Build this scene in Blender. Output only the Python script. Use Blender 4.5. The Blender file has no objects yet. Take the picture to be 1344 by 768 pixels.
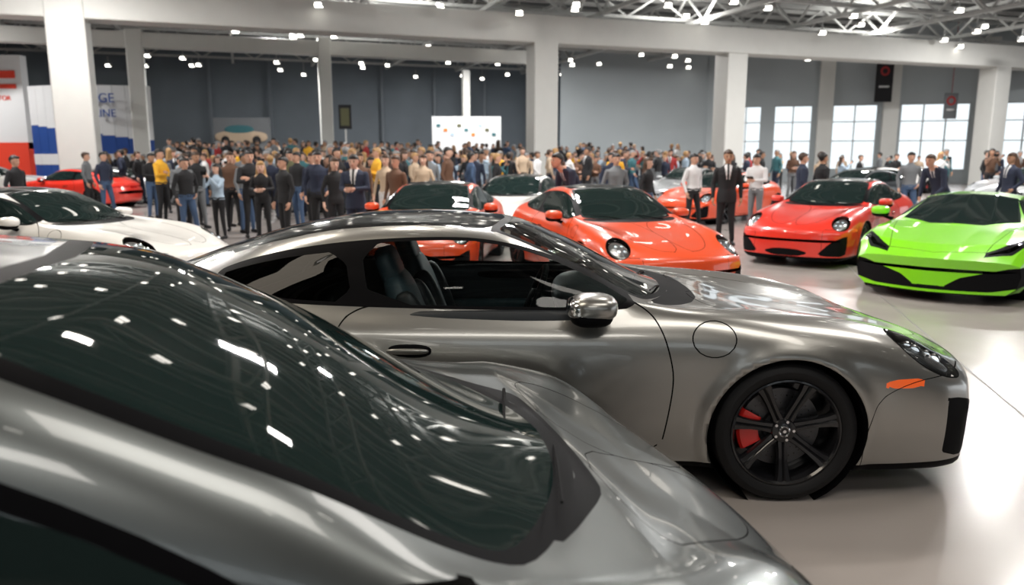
import bpy, bmesh, math, random
import numpy as np
from mathutils import Vector, Matrix
random.seed(7); np.random.seed(7)
scn=bpy.context.scene
COL=scn.collection
# ------------------------------------------------------------------ materials
def newmat(name):
    m=bpy.data.materials.new(name); m.use_nodes=True
    return m, m.node_tree.nodes, m.node_tree.links, m.node_tree.nodes['Principled BSDF']
def setp(b,**kw):
    for k,v in kw.items():
        k=k.replace('_',' ')
        if k in b.inputs: b.inputs[k].default_value=v
def mat(name,col,rough=.5,metal=0,coat=0,noise=0.06,scale=30,emit=0,spec=None):
    m,n,l,b=newmat(name)
    c=(*col,1)
    setp(b,Base_Color=c,Roughness=rough,Metallic=metal)
    b.inputs['Coat Weight'].default_value=coat
    b.inputs['Coat Roughness'].default_value=.03
    if spec is not None: b.inputs['Specular IOR Level'].default_value=spec
    if noise>0:
        t=n.new('ShaderNodeTexNoise'); t.inputs['Scale'].default_value=scale
        r=n.new('ShaderNodeMixRGB'); r.inputs[1].default_value=tuple(max(0,x*(1-noise)) for x in col)+(1,)
        r.inputs[2].default_value=tuple(min(1,x*(1+noise)) for x in col)+(1,)
        tc=n.new('ShaderNodeTexCoord'); l.new(tc.outputs['Object'],t.inputs['Vector'])
        l.new(t.outputs['Fac'],r.inputs[0]); l.new(r.outputs[0],b.inputs['Base Color'])
    if emit>0:
        b.inputs['Emission Color'].default_value=c; b.inputs['Emission Strength'].default_value=emit
    return m
def glassmat(name,tint,refl=1.0):
    m=bpy.data.materials.new(name); m.use_nodes=True
    n=m.node_tree.nodes; l=m.node_tree.links; n.clear()
    o=n.new('ShaderNodeOutputMaterial'); mx=n.new('ShaderNodeMixShader'); tr=n.new('ShaderNodeBsdfTransparent'); g=n.new('ShaderNodeBsdfGlossy')
    f=n.new('ShaderNodeFresnel'); f.inputs['IOR'].default_value=1.45
    tr.inputs['Color'].default_value=(*tint,1); g.inputs['Roughness'].default_value=.01
    g.inputs['Color'].default_value=(refl,refl,refl,1)
    l.new(f.outputs[0],mx.inputs[0]); l.new(tr.outputs[0],mx.inputs[1]); l.new(g.outputs[0],mx.inputs[2]); l.new(mx.outputs[0],o.inputs[0])
    return m
def paint(name,col,metal=0.0,rough=.3):
    return mat(name,col,rough,metal,1.0,noise=.05,scale=900)
SILVER=paint('silver_metallic_paint',(.345,.34,.32),.82,.29)
FGREY=paint('grey_metallic_paint',(.18,.195,.195),.82,.32)
WHITE=paint('white_paint',(.82,.81,.78))
RED=paint('red_paint',(.84,.085,.018))
RED2=paint('scarlet_paint',(.78,.035,.018))
GREEN=paint('lime_green_paint',(.26,.80,.012))
DKGREY=paint('dark_grey_paint',(.08,.09,.10),.6)
LGREY=paint('light_grey_paint',(.5,.52,.54),.5)
GL_WS=glassmat('windshield_glass',(.45,.55,.52))
GL_SIDE=glassmat('door_glass',(.80,.85,.84),.7)
GL_DARK=mat('tinted_glass',(.010,.020,.019),.03,0,0,noise=0,spec=.5)
GL_PRIV=glassmat('privacy_glass',(.04,.045,.045),.35)
TRIM=mat('black_trim',(.004,.004,.005),.5,0,0,noise=.1,spec=.05)
ROOF=mat('gloss_black_roof',(.008,.010,.011),.08,0,.2,noise=0)
LENS=glassmat('headlight_lens',(.92,.94,.94),.8)
AMBER=mat('amber_reflector',(.95,.14,.03),.2,0,.6,noise=.1,emit=.25)
SEAM=mat('panel_gap',(.004,.004,.004),.9,noise=0,spec=.05)
MATTE=mat('matte_black_mesh',(.005,.005,.006),.7,noise=.3,scale=200,spec=.1)
TAIL=mat('tail_lamp_red',(.5,.01,.01),.15,0,.8,noise=.05)
RUBBER=mat('tyre_rubber',(.010,.010,.011),.6,noise=.15,scale=80,spec=.25)
RIM=mat('black_rim',(.012,.012,.014),.22,.2,.4,noise=.05)
STEEL=mat('brake_disc_steel',(.10,.10,.105),.4,.9,noise=.1)
CALI=mat('red_caliper',(.75,.02,.015),.3,0,.6,noise=.05)
CHROME=mat('chrome',(.75,.75,.76),.12,1,noise=.02)
LBOWL=mat('lamp_reflector_silver',(.62,.63,.64),.25,.7,noise=.05)
LBOWL2=mat('lamp_housing_smoked',(.12,.125,.13),.25,.6,noise=.05)
LEATH=mat('dark_leather',(.018,.022,.026),.45,noise=.2,scale=60)
LEATHB=mat('blue_grey_leather',(.045,.075,.09),.5,noise=.2,scale=60)
LAMPW=mat('led_white',(.8,.88,.95),.15,noise=0,emit=.6)
# ------------------------------------------------------------------ mesh helpers
def mkobj(name,V,F,mats=(),mi=None,smooth=True,parent=None,col=None,angle=None):
    me=bpy.data.meshes.new(name); me.from_pydata([tuple(v) for v in V],[],[tuple(f) for f in F])
    for m in mats: me.materials.append(m)
    if mi is not None: me.polygons.foreach_set('material_index',list(mi))
    me.polygons.foreach_set('use_smooth',[smooth]*len(me.polygons)); me.update()
    if angle is not None:
        try: me.set_sharp_from_angle(angle=math.radians(angle))
        except Exception: pass
    o=bpy.data.objects.new(name,me); (col or COL).objects.link(o)
    if parent: o.parent=parent
    return o
def inst(name,me,parent=None,loc=(0,0,0),rot=(0,0,0),scale=(1,1,1)):
    o=bpy.data.objects.new(name,me); COL.objects.link(o); o.location=loc; o.rotation_euler=rot; o.scale=scale
    if parent: o.parent=parent
    return o
def empty(name,loc=(0,0,0),rz=0,scale=(1,1,1)):
    o=bpy.data.objects.new(name,None); COL.objects.link(o); o.empty_display_size=.3
    o.location=loc; o.rotation_euler=(0,0,rz); o.scale=scale; return o
class MB:
    def __init__(s): s.V=[]; s.F=[]; s.M=[]
    def add(s,V,F,m=0):
        b=len(s.V); s.V+= [tuple(v) for v in V]; s.F+=[tuple(i+b for i in f) for f in F]; s.M+=[m]*len(F)
    def box(s,c,d,m=0,R=None):
        c=Vector(c); V=[]
        for x in(-1,1):
            for y in(-1,1):
                for z in(-1,1):
                    v=Vector((x*d[0]/2,y*d[1]/2,z*d[2]/2)); 
                    if R is not None: v=R@v
                    V.append(c+v)
        s.add(V,[(0,1,3,2),(4,6,7,5),(0,4,5,1),(2,3,7,6),(0,2,6,4),(1,5,7,3)],m)
    def beam(s,a,b,w,h,m=0):
        a=Vector(a);b=Vector(b);d=b-a;L=d.length
        if L<1e-6:return
        x=d/L; up=Vector((0,0,1)); 
        if abs(x.z)>.99: up=Vector((0,1,0))
        y=up.cross(x).normalized(); z=x.cross(y)
        R=Matrix((x,y,z)).transposed()
        s.box((a+b)/2,(L,w,h),m,R)
    def tube(s,pts,rs,seg=8,m=0,cap=True):
        pts=[Vector(p) for p in pts]; n=len(pts); V=[];F=[]
        prev=None
        for i,p in enumerate(pts):
            d=(pts[min(i+1,n-1)]-pts[max(i-1,0)]).normalized()
            if prev is None:
                u=Vector((0,0,1)) if abs(d.z)<.9 else Vector((1,0,0))
                u=(u-d*u.dot(d)).normalized()
            else:
                u=(prev-d*prev.dot(d)); u=u.normalized() if u.length>1e-5 else prev
            prev=u; w=d.cross(u)
            for k in range(seg):
                a=2*math.pi*k/seg; V.append(p+(u*math.cos(a)+w*math.sin(a))*rs[i])
        for i in range(n-1):
            for k in range(seg):
                F.append((i*seg+k,i*seg+(k+1)%seg,(i+1)*seg+(k+1)%seg,(i+1)*seg+k))
        if cap:
            F.append(tuple(range(seg))[::-1]); F.append(tuple((n-1)*seg+k for k in range(seg)))
        s.add(V,F,m)
    def capsule(s,a,b,ra,rb,seg=12,m=0,flat=None):
        a=Vector(a);b=Vector(b); d=(b-a); L=d.length
        d=d/L if L>1e-6 else Vector((0,0,1))
        pts=[];rs=[]
        for t in (90,60,30): 
            pts.append(a-d*ra*math.sin(math.radians(t))); rs.append(max(ra*math.cos(math.radians(t)),ra*.06))
        pts.append(a);rs.append(ra);
        if L>1e-6: pts.append(b);rs.append(rb)
        for t in (30,60,90): 
            pts.append(b+d*rb*math.sin(math.radians(t))); rs.append(max(rb*math.cos(math.radians(t)),rb*.06))
        s.tube(pts,rs,seg,m)
    def ell(s,c,r,m=0,e=1.0,nu=20,nv=12,R=None):
        V=[];F=[]
        def p(x): return math.copysign(abs(x)**e,x)
        for i in range(nv+1):
            t=-math.pi/2+math.pi*i/nv
            for j in range(nu):
                u=2*math.pi*j/nu
                v=Vector((p(math.cos(t))*p(math.cos(u))*r[0],p(math.cos(t))*p(math.sin(u))*r[1],p(math.sin(t))*r[2]))
                if R is not None: v=R@v
                V.append(Vector(c)+v)
        for i in range(nv):
            for j in range(nu):
                F.append((i*nu+j,i*nu+(j+1)%nu,(i+1)*nu+(j+1)%nu,(i+1)*nu+j))
        s.add(V,F,m)
    def lathe(s,prof,seg=64,m=0,axis='y',c=(0,0,0),closed=False,a0=0,a1=2*math.pi):
        V=[];F=[];n=len(prof); full=abs(a1-a0-2*math.pi)<1e-6
        ns=seg if full else seg+1
        for k in range(ns):
            a=a0+(a1-a0)*k/seg
            for (h,r) in prof: V.append((c[0]+r*math.cos(a),c[1]+h,c[2]+r*math.sin(a)))
        for k in range(seg):
            k2=(k+1)%ns
            for i in range(n if closed else n-1):
                i2=(i+1)%n
                F.append((k*n+i,k2*n+i,k2*n+i2,k*n+i2))
        s.add(V,F,m)
    def obj(s,name,mats,smooth=True,parent=None,angle=35): return mkobj(name,s.V,s.F,mats,s.M,smooth,parent,angle=angle)
def sm(x): x=np.clip(x,0,1); return x*x*(3-2*x)
def pchip(xk,yk,x):
    o=np.argsort(xk); xk=np.array(xk,float)[o]; yk=np.array(yk,float)[o]
    h=np.diff(xk); dl=np.diff(yk)/h; d=np.zeros_like(xk)
    if len(xk)==1: return np.full_like(x,yk[0])
    d[0]=dl[0]; d[-1]=dl[-1]
    for i in range(1,len(xk)-1):
        if dl[i-1]*dl[i]>0:
            w1=2*h[i]+h[i-1]; w2=h[i]+2*h[i-1]; d[i]=(w1+w2)/(w1/dl[i-1]+w2/dl[i])
    i=np.clip(np.searchsorted(xk,x)-1,0,len(h)-1); t=np.clip((x-xk[i])/h[i],0,1)
    return (2*t**3-3*t**2+1)*yk[i]+(t**3-2*t**2+t)*h[i]*d[i]+(-2*t**3+3*t**2)*yk[i+1]+(t**3-t**2)*h[i]*d[i+1]
def lin(xk,yk,x):
    o=np.argsort(xk); return np.interp(x,np.array(xk,float)[o],np.array(yk,float)[o])
def section(P,n,sharp=False):
    nx,K,_=P.shape
    g0=P[:,1:2].copy(); g0[:,:,0]*=-1; g1=P[:,K-2:K-1].copy(); g1[:,:,0]*=-1
    Q=np.concatenate([g0,P,g1],1)
    dt=np.sqrt(np.linalg.norm(np.diff(Q,axis=1),axis=2))+1e-3
    out=[]
    for k in range(1,K):
        p0,p1=Q[:,k],Q[:,k+1]; h=dt[:,k][:,None]
        def tan(j):
            a=dt[:,j-1][:,None]; b=dt[:,j][:,None]
            return ((Q[:,j]-Q[:,j-1])/a*b+(Q[:,j+1]-Q[:,j])/b*a)/(a+b)
        m0,m1=tan(k),tan(k+1)
        for s in range(n):
            t=s/n
            if sharp: out.append(p0*(1-t)+p1*t)
            else: out.append((2*t**3-3*t**2+1)*p0+(t**3-2*t**2+t)*h*m0+(-2*t**3+3*t**2)*p1+(t**3-t**2)*h*m1)
    out.append(Q[:,K]); return np.stack(out,1)
def poly_sdf(poly,px,py):
    P=np.array(poly,float); n=len(P); d=np.full(px.shape,1e9); ins=np.zeros(px.shape,bool)
    for i in range(n):
        a=P[i];b=P[(i+1)%n]; e=b-a; wx=px-a[0]; wy=py-a[1]
        t=np.clip((wx*e[0]+wy*e[1])/(e@e+1e-12),0,1)
        d=np.minimum(d,np.hypot(wx-e[0]*t,wy-e[1]*t))
        c=((a[1]<=py)&(b[1]>py))|((b[1]<=py)&(a[1]>py))
        with np.errstate(divide='ignore',invalid='ignore'):
            xi=a[0]+(py-a[1])/(b[1]-a[1]+1e-15)*e[0]
        ins^=c&(px<xi)
    return np.where(ins,-d,d)
def chaikin(P,it=2,closed=True):
    P=[np.array(p,float) for p in P]
    for _ in range(it):
        Q=[];n=len(P)
        for i in range(n):
            a=P[i];b=P[(i+1)%n]; Q+= [a*.75+b*.25,a*.25+b*.75]
        P=Q
    return P
class Shell:
    def __init__(s,V,F): s.V=np.array(V,float); s.F=[tuple(f) for f in F]; s.M=[0]*len(F)
    def split(s,fn,off=0.0):
        d=fn(s.V)-off; d=np.where(np.abs(d)<2e-5,2e-5,d); neg=d<0
        newV=[];cache={};F=[];M=[];base=len(s.V);V=s.V
        def cross(a,b):
            k=(a,b) if a<b else (b,a)
            if k in cache: return cache[k]
            t=d[k[0]]/(d[k[0]]-d[k[1]]); newV.append(V[k[0]]*(1-t)+V[k[1]]*t); cache[k]=base+len(newV)-1
            return cache[k]
        for f,m in zip(s.F,s.M):
            ns=[neg[i] for i in f]
            if all(ns) or not any(ns): F.append(f);M.append(m);continue
            A=[];B=[];n=len(f)
            for i in range(n):
                a=f[i];b=f[(i+1)%n]
                (A if ns[i] else B).append(a)
                if ns[i]!=ns[(i+1)%n]:
                    c=cross(a,b);A.append(c);B.append(c)
            if len(A)>2:F.append(tuple(A));M.append(m)
            if len(B)>2:F.append(tuple(B));M.append(m)
        if newV: s.V=np.vstack([s.V,np.array(newV)])
        s.F=F;s.M=M
    def cent(s): return np.array([s.V[list(f)].mean(0) for f in s.F])
    def assign(s,fn,m,lo=-1e9,hi=0.0,only=None):
        d=fn(s.cent())
        for i in range(len(s.F)):
            if lo<d[i]<hi and (only is None or s.M[i] in only): s.M[i]=m
    def zone(s,fn,m,only=None): s.split(fn); s.assign(fn,m,only=only)
    def ring(s,fn,w,m,only=None): s.split(fn,-w); s.split(fn,w); s.assign(fn,m,-w,w,only)
    def delete(s,fn):
        s.split(fn); d=fn(s.cent()); k=[i for i in range(len(s.F)) if d[i]>=0]
        s.F=[s.F[i] for i in k]; s.M=[s.M[i] for i in k]
    def lip(s,test,dy,m):
        from collections import Counter
        cnt=Counter(); dirn={}
        for f in s.F:
            for i in range(len(f)):
                a,b=f[i],f[(i+1)%len(f)]; k=(min(a,b),max(a,b)); cnt[k]+=1; dirn[k]=(a,b)
        t=test(s.V); mp={}; extra=[]
        for k,c in cnt.items():
            if c==1 and t[k[0]] and t[k[1]]:
                a,b=dirn[k]
                for v in (a,b):
                    if v not in mp:
                        p=s.V[v].copy(); p[1]-=math.copysign(dy,p[1]); extra.append(p); mp[v]=len(s.V)+len(extra)-1
                s.F.append((b,a,mp[a],mp[b])); s.M.append(m)
        if extra: s.V=np.vstack([s.V,np.array(extra)])
    def finish(s,name,mats,angle=None):
        me=bpy.data.meshes.new(name); me.from_pydata(s.V.tolist(),[],s.F)
        for m in mats: me.materials.append(m)
        me.polygons.foreach_set('material_index',s.M); me.polygons.foreach_set('use_smooth',[True]*len(s.F))
        me.update(); me.validate()
        if angle: me.set_sharp_from_angle(angle=math.radians(angle))
        return me
def xz(poly,ymin=0,zmin=-1):
    def f(V): return np.maximum(np.maximum(poly_sdf(poly,V[:,0],V[:,2]),ymin-np.abs(V[:,1])),zmin-V[:,2])
    return f
def xy(poly,zmin=.5):
    def f(V): return np.maximum(poly_sdf(poly,V[:,0],np.abs(V[:,1])),zmin-V[:,2])
    return f
def yz(poly,xmin=.4,sgn=1):
    def f(V): return np.maximum(poly_sdf(poly,np.abs(V[:,1]),V[:,2]),xmin-V[:,0]*sgn)
    return f
def ellz(c,r,rot=0):
    def f(V):
        x=V[:,0]-c[0]; y=np.abs(V[:,1])-c[1]; z=V[:,2]-c[2]; ca,sa=math.cos(rot),math.sin(rot)
        X=x*ca-z*sa; Z=x*sa+z*ca
        return (np.sqrt((X/r[0])**2+(y/r[1])**2+(Z/r[2])**2)-1)*min(r)
    return f
def circ(cx,cz,r,ymin=.5):
    def f(V): return np.maximum(np.hypot(V[:,0]-cx,V[:,2]-cz)-r,ymin-np.abs(V[:,1]))
    return f
MATS=[SILVER,GL_WS,GL_SIDE,TRIM,ROOF,LENS,AMBER,SEAM,MATTE,TAIL,GL_PRIV]
def loft(K,ts,xmap,bend,n,sharp):
    I=lin if sharp else pchip
    P=np.zeros((len(ts),10,2))
    for k,(ky,kz) in enumerate(K):
        P[:,k,0]=I([a for a,_ in ky],[b for _,b in ky],ts); P[:,k,1]=I([a for a,_ in kz],[b for _,b in kz],ts)
    S=section(P,n,sharp); nx,M,_=S.shape
    ring=np.concatenate([S,np.stack([-S[:,::-1][:,1:-1,0],S[:,::-1][:,1:-1,1]],2)],1)
    R=ring.shape[1]; X=np.repeat(xmap(ts)[:,None],R,1)
    V=np.stack([X,ring[:,:,0],ring[:,:,1]],2)
    V[:,:,0]-=bend(V[:,:,0],np.abs(V[:,:,1]),V[:,:,2])
    V=V.reshape(-1,3); F=[]
    for i in range(nx-1):
        for j in range(R):
            j2=(j+1)%R; F.append((i*R+j,(i+1)*R+j,(i+1)*R+j2,i*R+j2))
    return Shell(V,F)
# ------------------------------------------------------------------ rear engined coupe body
FS=1.27
def sx(L): return [(a*FS if a>0 else a,b) for a,b in L]
def tab(s): return sx([tuple(float(q) for q in p.split(':')) for p in s.split()])
K911=[
 (tab('.9:0 -3.8:0'),tab('.9:.42 .893:.22 .87:.15 -3.5:.2 -3.75:.28 -3.8:.5')),
 (tab('.9:.66 .88:.74 .75:.82 .5:.84 0:.86 -.6:.81 -2.2:.82 -2.85:.88 -3.5:.8 -3.8:.55'),tab('.9:.42 .893:.22 .87:.14 .5:.14 0:.15 -.6:.15 -2.2:.15 -3.5:.2 -3.75:.28 -3.8:.5')),
 (tab('.9:.76 .88:.82 .75:.87 .5:.90 0:.905 -.5:.865 -1.3:.86 -2.2:.87 -2.85:.95 -3.5:.88 -3.8:.62'),tab('.9:.43 .893:.33 .8:.29 0:.30 -.6:.27 -2.2:.28 -2.85:.32 -3.6:.35 -3.8:.52')),
 (tab('.9:.80 .8:.87 .5:.915 0:.93 -.5:.90 -1.3:.885 -2:.90 -2.85:.975 -3.5:.90 -3.8:.66'),tab('.9:.44 .893:.46 .8:.50 0:.58 -1.3:.58 -2.85:.62 -3.6:.58 -3.8:.54')),
 (tab('.9:.78 .8:.84 .5:.885 0:.905 -.5:.885 -1.3:.87 -2:.88 -2.85:.945 -3.5:.85 -3.8:.62'),tab('.9:.455 .885:.53 .8:.59 .5:.69 0:.77 -.5:.80 -1.3:.80 -2:.82 -2.85:.86 -3.4:.78 -3.7:.70 -3.8:.56')),
 (tab('.9:.71 .8:.76 .5:.81 0:.83 -.5:.82 -1.3:.81 -2:.81 -2.85:.84 -3.4:.75 -3.8:.52'),tab('.9:.457 .885:.55 .8:.62 .5:.765 0:.855 -.5:.905 -1.3:.915 -2:.935 -2.6:.985 -2.85:.99 -3.3:.92 -3.7:.8 -3.8:.58')),
 (tab('.9:.58 .8:.62 .5:.67 0:.70 -.45:.745 -.66:.765 -1.0:.76 -1.45:.725 -2:.72 -2.5:.72 -2.85:.70 -3.3:.62 -3.8:.42'),tab('.9:.459 .885:.56 .8:.635 .5:.80 0:.895 -.45:.925 -.66:.945 -1:1.02 -1.45:1.09 -2:1.10 -2.5:1.10 -2.85:1.06 -3.3:.96 -3.7:.82 -3.8:.59')),
 (tab('.9:.44 .8:.47 .5:.50 0:.54 -.45:.67 -.66:.70 -1.0:.66 -1.45:.60 -2:.585 -2.5:.58 -2.85:.55 -3.3:.5 -3.8:.32'),tab('.9:.46 .885:.565 .8:.64 .5:.765 0:.865 -.45:.915 -.64:.94 -1:1.10 -1.45:1.255 -1.8:1.285 -2.1:1.27 -2.5:1.2 -2.85:1.10 -3.3:.97 -3.7:.83 -3.8:.6')),
 (tab('.9:.22 .5:.27 0:.28 -.45:.38 -1:.36 -1.4:.33 -2.85:.3 -3.8:.16'),tab('.9:.46 .885:.57 .8:.645 .5:.745 0:.845 -.30:.905 -.50:.93 -1:1.165 -1.38:1.30 -1.8:1.33 -2.1:1.322 -2.5:1.26 -2.85:1.16 -3.3:1.0 -3.7:.84 -3.8:.6')),
 (tab('.9:0 -3.8:0'),tab('.9:.46 .885:.57 .8:.65 .5:.745 0:.845 -.30:.905 -.44:.93 -1:1.185 -1.33:1.305 -1.8:1.345 -2.1:1.335 -2.5:1.275 -2.85:1.175 -3.3:1.01 -3.7:.85 -3.8:.6')),
]
HS,WSF=.37,1.50   # short car: hood and windscreen length factors
def warp_x(x): return np.where(x>-.44,-.44+(x+.44)*HS,np.where(x>-1.44,-.44+(x+.44)*WSF,x-(WSF-1)))
def warp_z(z): return np.interp(z,[0,.45,.8,.93,1.25,1.4],[0,.41,.67,.79,1.34,1.50])
def coupe_mesh(name,short=False,n=7,nst=190):
    nose=.9*FS; tail=-3.8
    u=np.linspace(0,1,nst); mid=nose+(tail-nose)*u
    e=np.array([0,.002,.006,.012,.02])
    ts=np.unique(np.concatenate([mid,nose-e,tail+e]))[::-1]
    def bend(x,y,z): return .30*sm((x-.15)/(nose-.15))*(y/.9)**2.4 - .35*sm((-2.9-x)/.9)*(y/.9)**2.4
    S=loft(K911,ts,lambda t:t,bend,n,False)
    if not short:
        for c in (0,-2.85):
            r=np.hypot(S.V[:,0]-c,S.V[:,2]-.34); S.V[:,1]+=np.sign(S.V[:,1])*.014*np.exp(-((r-.39)/.035)**2)*(np.abs(S.V[:,1])>.6)
    S.zone(lambda V:V[:,2]-.185,3)
    S.ring(xy(chaikin([(-.36,0),(-.36,.60),(.1,.56),(.6,.47),(.92,.30),(.97,0)],2),.55),.003,7,only=[0])
    door=chaikin([(-.56,.70),(-.545,.60),(-.57,.40),(-.60,.225),(-1.3,.215),(-1.92,.225),(-2.05,.36),(-2.15,.62),(-2.16,.82),(-2.05,.96),(-1.5,.99),(-.8,.99),(-.66,.93),(-.60,.84)],2)
    if short: door=[(min(x,-.72) ,z) for x,z in door]
    S.ring(xz(door,.5),.0035,7,only=[0])
    if not short: S.ring(ellz((-.36,.86,.80),(.105,.12,.085)),.0025,7,only=[0])
    S.ring(xz(chaikin([(.36,.10),(.38,.50),(.56,.60),(.80,.62),(1.6,.60),(1.6,-.2),(.36,-.2)],2),.55),.002,7,only=[0])
    dlo=[(-.64,.925),(-1.2,.925),(-1.98,.94),(-2.4,.965),(-2.62,1.0),(-2.79,1.085),(-2.62,1.15),(-2.4,1.20),(-2.1,1.242),(-1.7,1.262),(-1.42,1.25),(-1.15,1.185),(-.88,1.065)]
    dg=[(-.70,.940),(-1.2,.941),(-1.99,.955),(-2.05,1.228),(-1.7,1.246),(-1.43,1.236),(-1.16,1.17),(-.9,1.055)]
    if short:
        dlo=[(-.84,.89),(-1.5,.90),(-1.98,.92),(-2.4,.965),(-2.62,1.0),(-2.79,1.085),(-2.62,1.13),(-2.4,1.19),(-2.1,1.24),(-1.75,1.25),(-1.42,1.21),(-1.06,1.05)]
        dg=[(-.90,.91),(-1.5,.92),(-1.99,.94),(-2.05,1.215),(-1.75,1.23),(-1.44,1.19),(-1.09,1.04)]
    S.zone(xz(chaikin(dlo,2),.45,.8),3); S.zone(xz(chaikin(dg,1),.45,.8),2)
    qg=chaikin([(-2.07,.962),(-2.4,.985),(-2.60,1.02),(-2.74,1.083),(-2.6,1.125),(-2.4,1.165),(-2.13,1.195)],1)
    S.zone(xz(qg,.45,.8),10)
    g=.03 if short else 0
    ws=chaikin([(-.43,-.4),(-.43,.02),(-.47,.32),(-.62,.63+g),(-.72,.655+g),(-1.0,.62+g),(-1.38,.545+g),(-1.43,.50+g),(-1.36,.2),(-1.33,-.4)],2)
    S.zone(xy(ws,.8),3)
    ws2=chaikin([(-.47,-.4),(-.47,.02),(-.51,.32),(-.65,.60+g),(-.73,.625+g),(-1.0,.59+g),(-1.36,.515+g),(-1.38,.47+g),(-1.31,.2),(-1.29,-.4)],2)
    S.zone(xy(ws2,.8),1)
    if not short: S.zone(xy(chaikin([(-1.35,-.3),(-1.35,.2),(-1.43,.51),(-1.6,.535),(-2.3,.52),(-2.9,.46),(-3.25,.36),(-3.28,-.3)],1),.8),4,only=[0])
    else: S.zone(xy(chaikin([(-2.3,-.3),(-2.3,.45),(-2.9,.44),(-3.25,.36),(-3.28,-.3)],1),.8),4,only=[0])
    cowl=[(-.30,-.4),(-.30,.1),(-.34,.45),(-.52,.68),(-.64,.66),(-.55,.5),(-.44,.2),(-.44,-.4)]
    if short: cowl=[(-.37,-.4),(-.37,.1),(-.42,.34),(-.57,.58),(-.60,.60),(-.55,.5),(-.44,.2),(-.44,-.4)]
    S.zone(xy(chaikin(cowl,1),.8),3,only=[0])
    hl=ellz((.71,.73,.715),(.215,.13,.145),.42)
    S.ring(hl,.004,7); S.assign(hl,5,hi=-.004); 
    S.zone(xz(chaikin([(.44,.575),(.46,.615),(.66,.615),(.63,.57)],1),.6),6,only=[0])
    S.zone(yz(chaikin([(.46,.20),(.60,.36),(.80,.50),(.92,.52),(.92,.20)],1),.78),8,only=[0,3])
    S.zone(yz(chaikin([(-.3,.19),(.36,.19),(.32,.30),(-.3,.31)],1),.45),8,only=[0,3])
    S.zone(yz(chaikin([(-.3,.70),(.75,.70),(.78,.755),(-.3,.755)],1),3.2,-1),9,only=[0])
    axs=(0,-2.85); rr=.378
    if short:
        S.V[:,0]=warp_x(S.V[:,0]); S.V[:,2]=warp_z(S.V[:,2]); axs=(-.31,-3.35); rr=.345
        S.V[:,1]*=1+.11*sm((S.V[:,2]-.5)/.3)+.10*sm((S.V[:,2]-.82)/.55)
    for c in axs:
        f=circ(c,.34,rr,.45); S.delete(f); S.lip(lambda V:(np.abs(np.hypot(V[:,0]-c,V[:,2]-.34)-rr)<2e-3)&(np.abs(V[:,1])>.5),.05,3)
    return S.finish(name,MATS)
# ------------------------------------------------------------------ wedge supercar
def tb(s): return [tuple(float(q) for q in p.split(':')) for p in s.split()]
KLAM=[
 (tb('1.2:0 -3.6:0'),tb('1.2:.36 1.0:.11 -3.4:.14 -3.6:.4')),
 (tb('1.2:.6 1.0:.72 .6:.82 0:.86 -.6:.84 -2.0:.86 -2.62:.90 -3.4:.84 -3.6:.8'),tb('1.2:.36 1.0:.11 0:.12 -2.6:.13 -3.4:.22 -3.6:.4')),
 (tb('1.2:.74 1.0:.83 .6:.90 0:.94 -.6:.90 -2.0:.90 -2.62:.97 -3.4:.90 -3.6:.86'),tb('1.2:.37 1.0:.20 0:.24 -2.6:.26 -3.6:.42')),
 (tb('1.2:.82 1.0:.86 .6:.94 0:.965 -.6:.92 -1.2:.90 -2.0:.94 -2.62:.99 -3.4:.95 -3.6:.88'),tb('1.2:.38 1.0:.33 0:.46 -1.2:.42 -2.6:.52 -3.4:.55 -3.6:.5')),
 (tb('1.2:.80 1.0:.84 .6:.91 0:.93 -.6:.90 -1.2:.90 -2.0:.92 -2.62:.94 -3.4:.90 -3.6:.86'),tb('1.2:.385 1.0:.44 .6:.60 0:.70 -.6:.72 -1.2:.70 -2:.78 -2.6:.86 -3.4:.80 -3.6:.6')),
 (tb('1.2:.72 1.0:.76 .6:.82 0:.82 -.6:.82 -1.2:.82 -2.0:.82 -2.62:.84 -3.4:.80 -3.6:.78'),tb('1.2:.39 1.0:.475 .6:.65 0:.775 -.6:.80 -1.2:.82 -2:.86 -2.6:.90 -3.4:.88 -3.6:.66')),
 (tb('1.2:.60 1.0:.62 .6:.66 0:.68 -.5:.74 -1.2:.70 -2.0:.70 -2.62:.66 -3.4:.64 -3.6:.6'),tb('1.2:.39 1.0:.49 .6:.67 0:.79 -.5:.82 -1.2:.98 -2:.97 -2.6:.91 -3.4:.89 -3.6:.67')),
 (tb('1.2:.44 1.0:.46 .6:.50 0:.54 -.5:.66 -1.2:.54 -1.8:.52 -2.4:.5 -3.4:.46 -3.6:.44'),tb('1.2:.395 1.0:.50 .6:.655 0:.765 -.5:.83 -1.3:1.10 -1.8:1.12 -2.4:1.0 -3.4:.90 -3.6:.68')),
 (tb('1.2:.22 0:.27 -.5:.36 -1.3:.28 -3.6:.22'),tb('1.2:.40 1.0:.505 .6:.64 0:.75 -.34:.81 -1.28:1.14 -1.8:1.16 -2.4:1.04 -3.4:.91 -3.6:.69')),
 (tb('1.2:0 -3.6:0'),tb('1.2:.40 1.0:.51 .6:.64 0:.75 -.27:.80 -1.25:1.15 -1.8:1.165 -2.4:1.05 -3.4:.91 -3.6:.69')),
]
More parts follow.
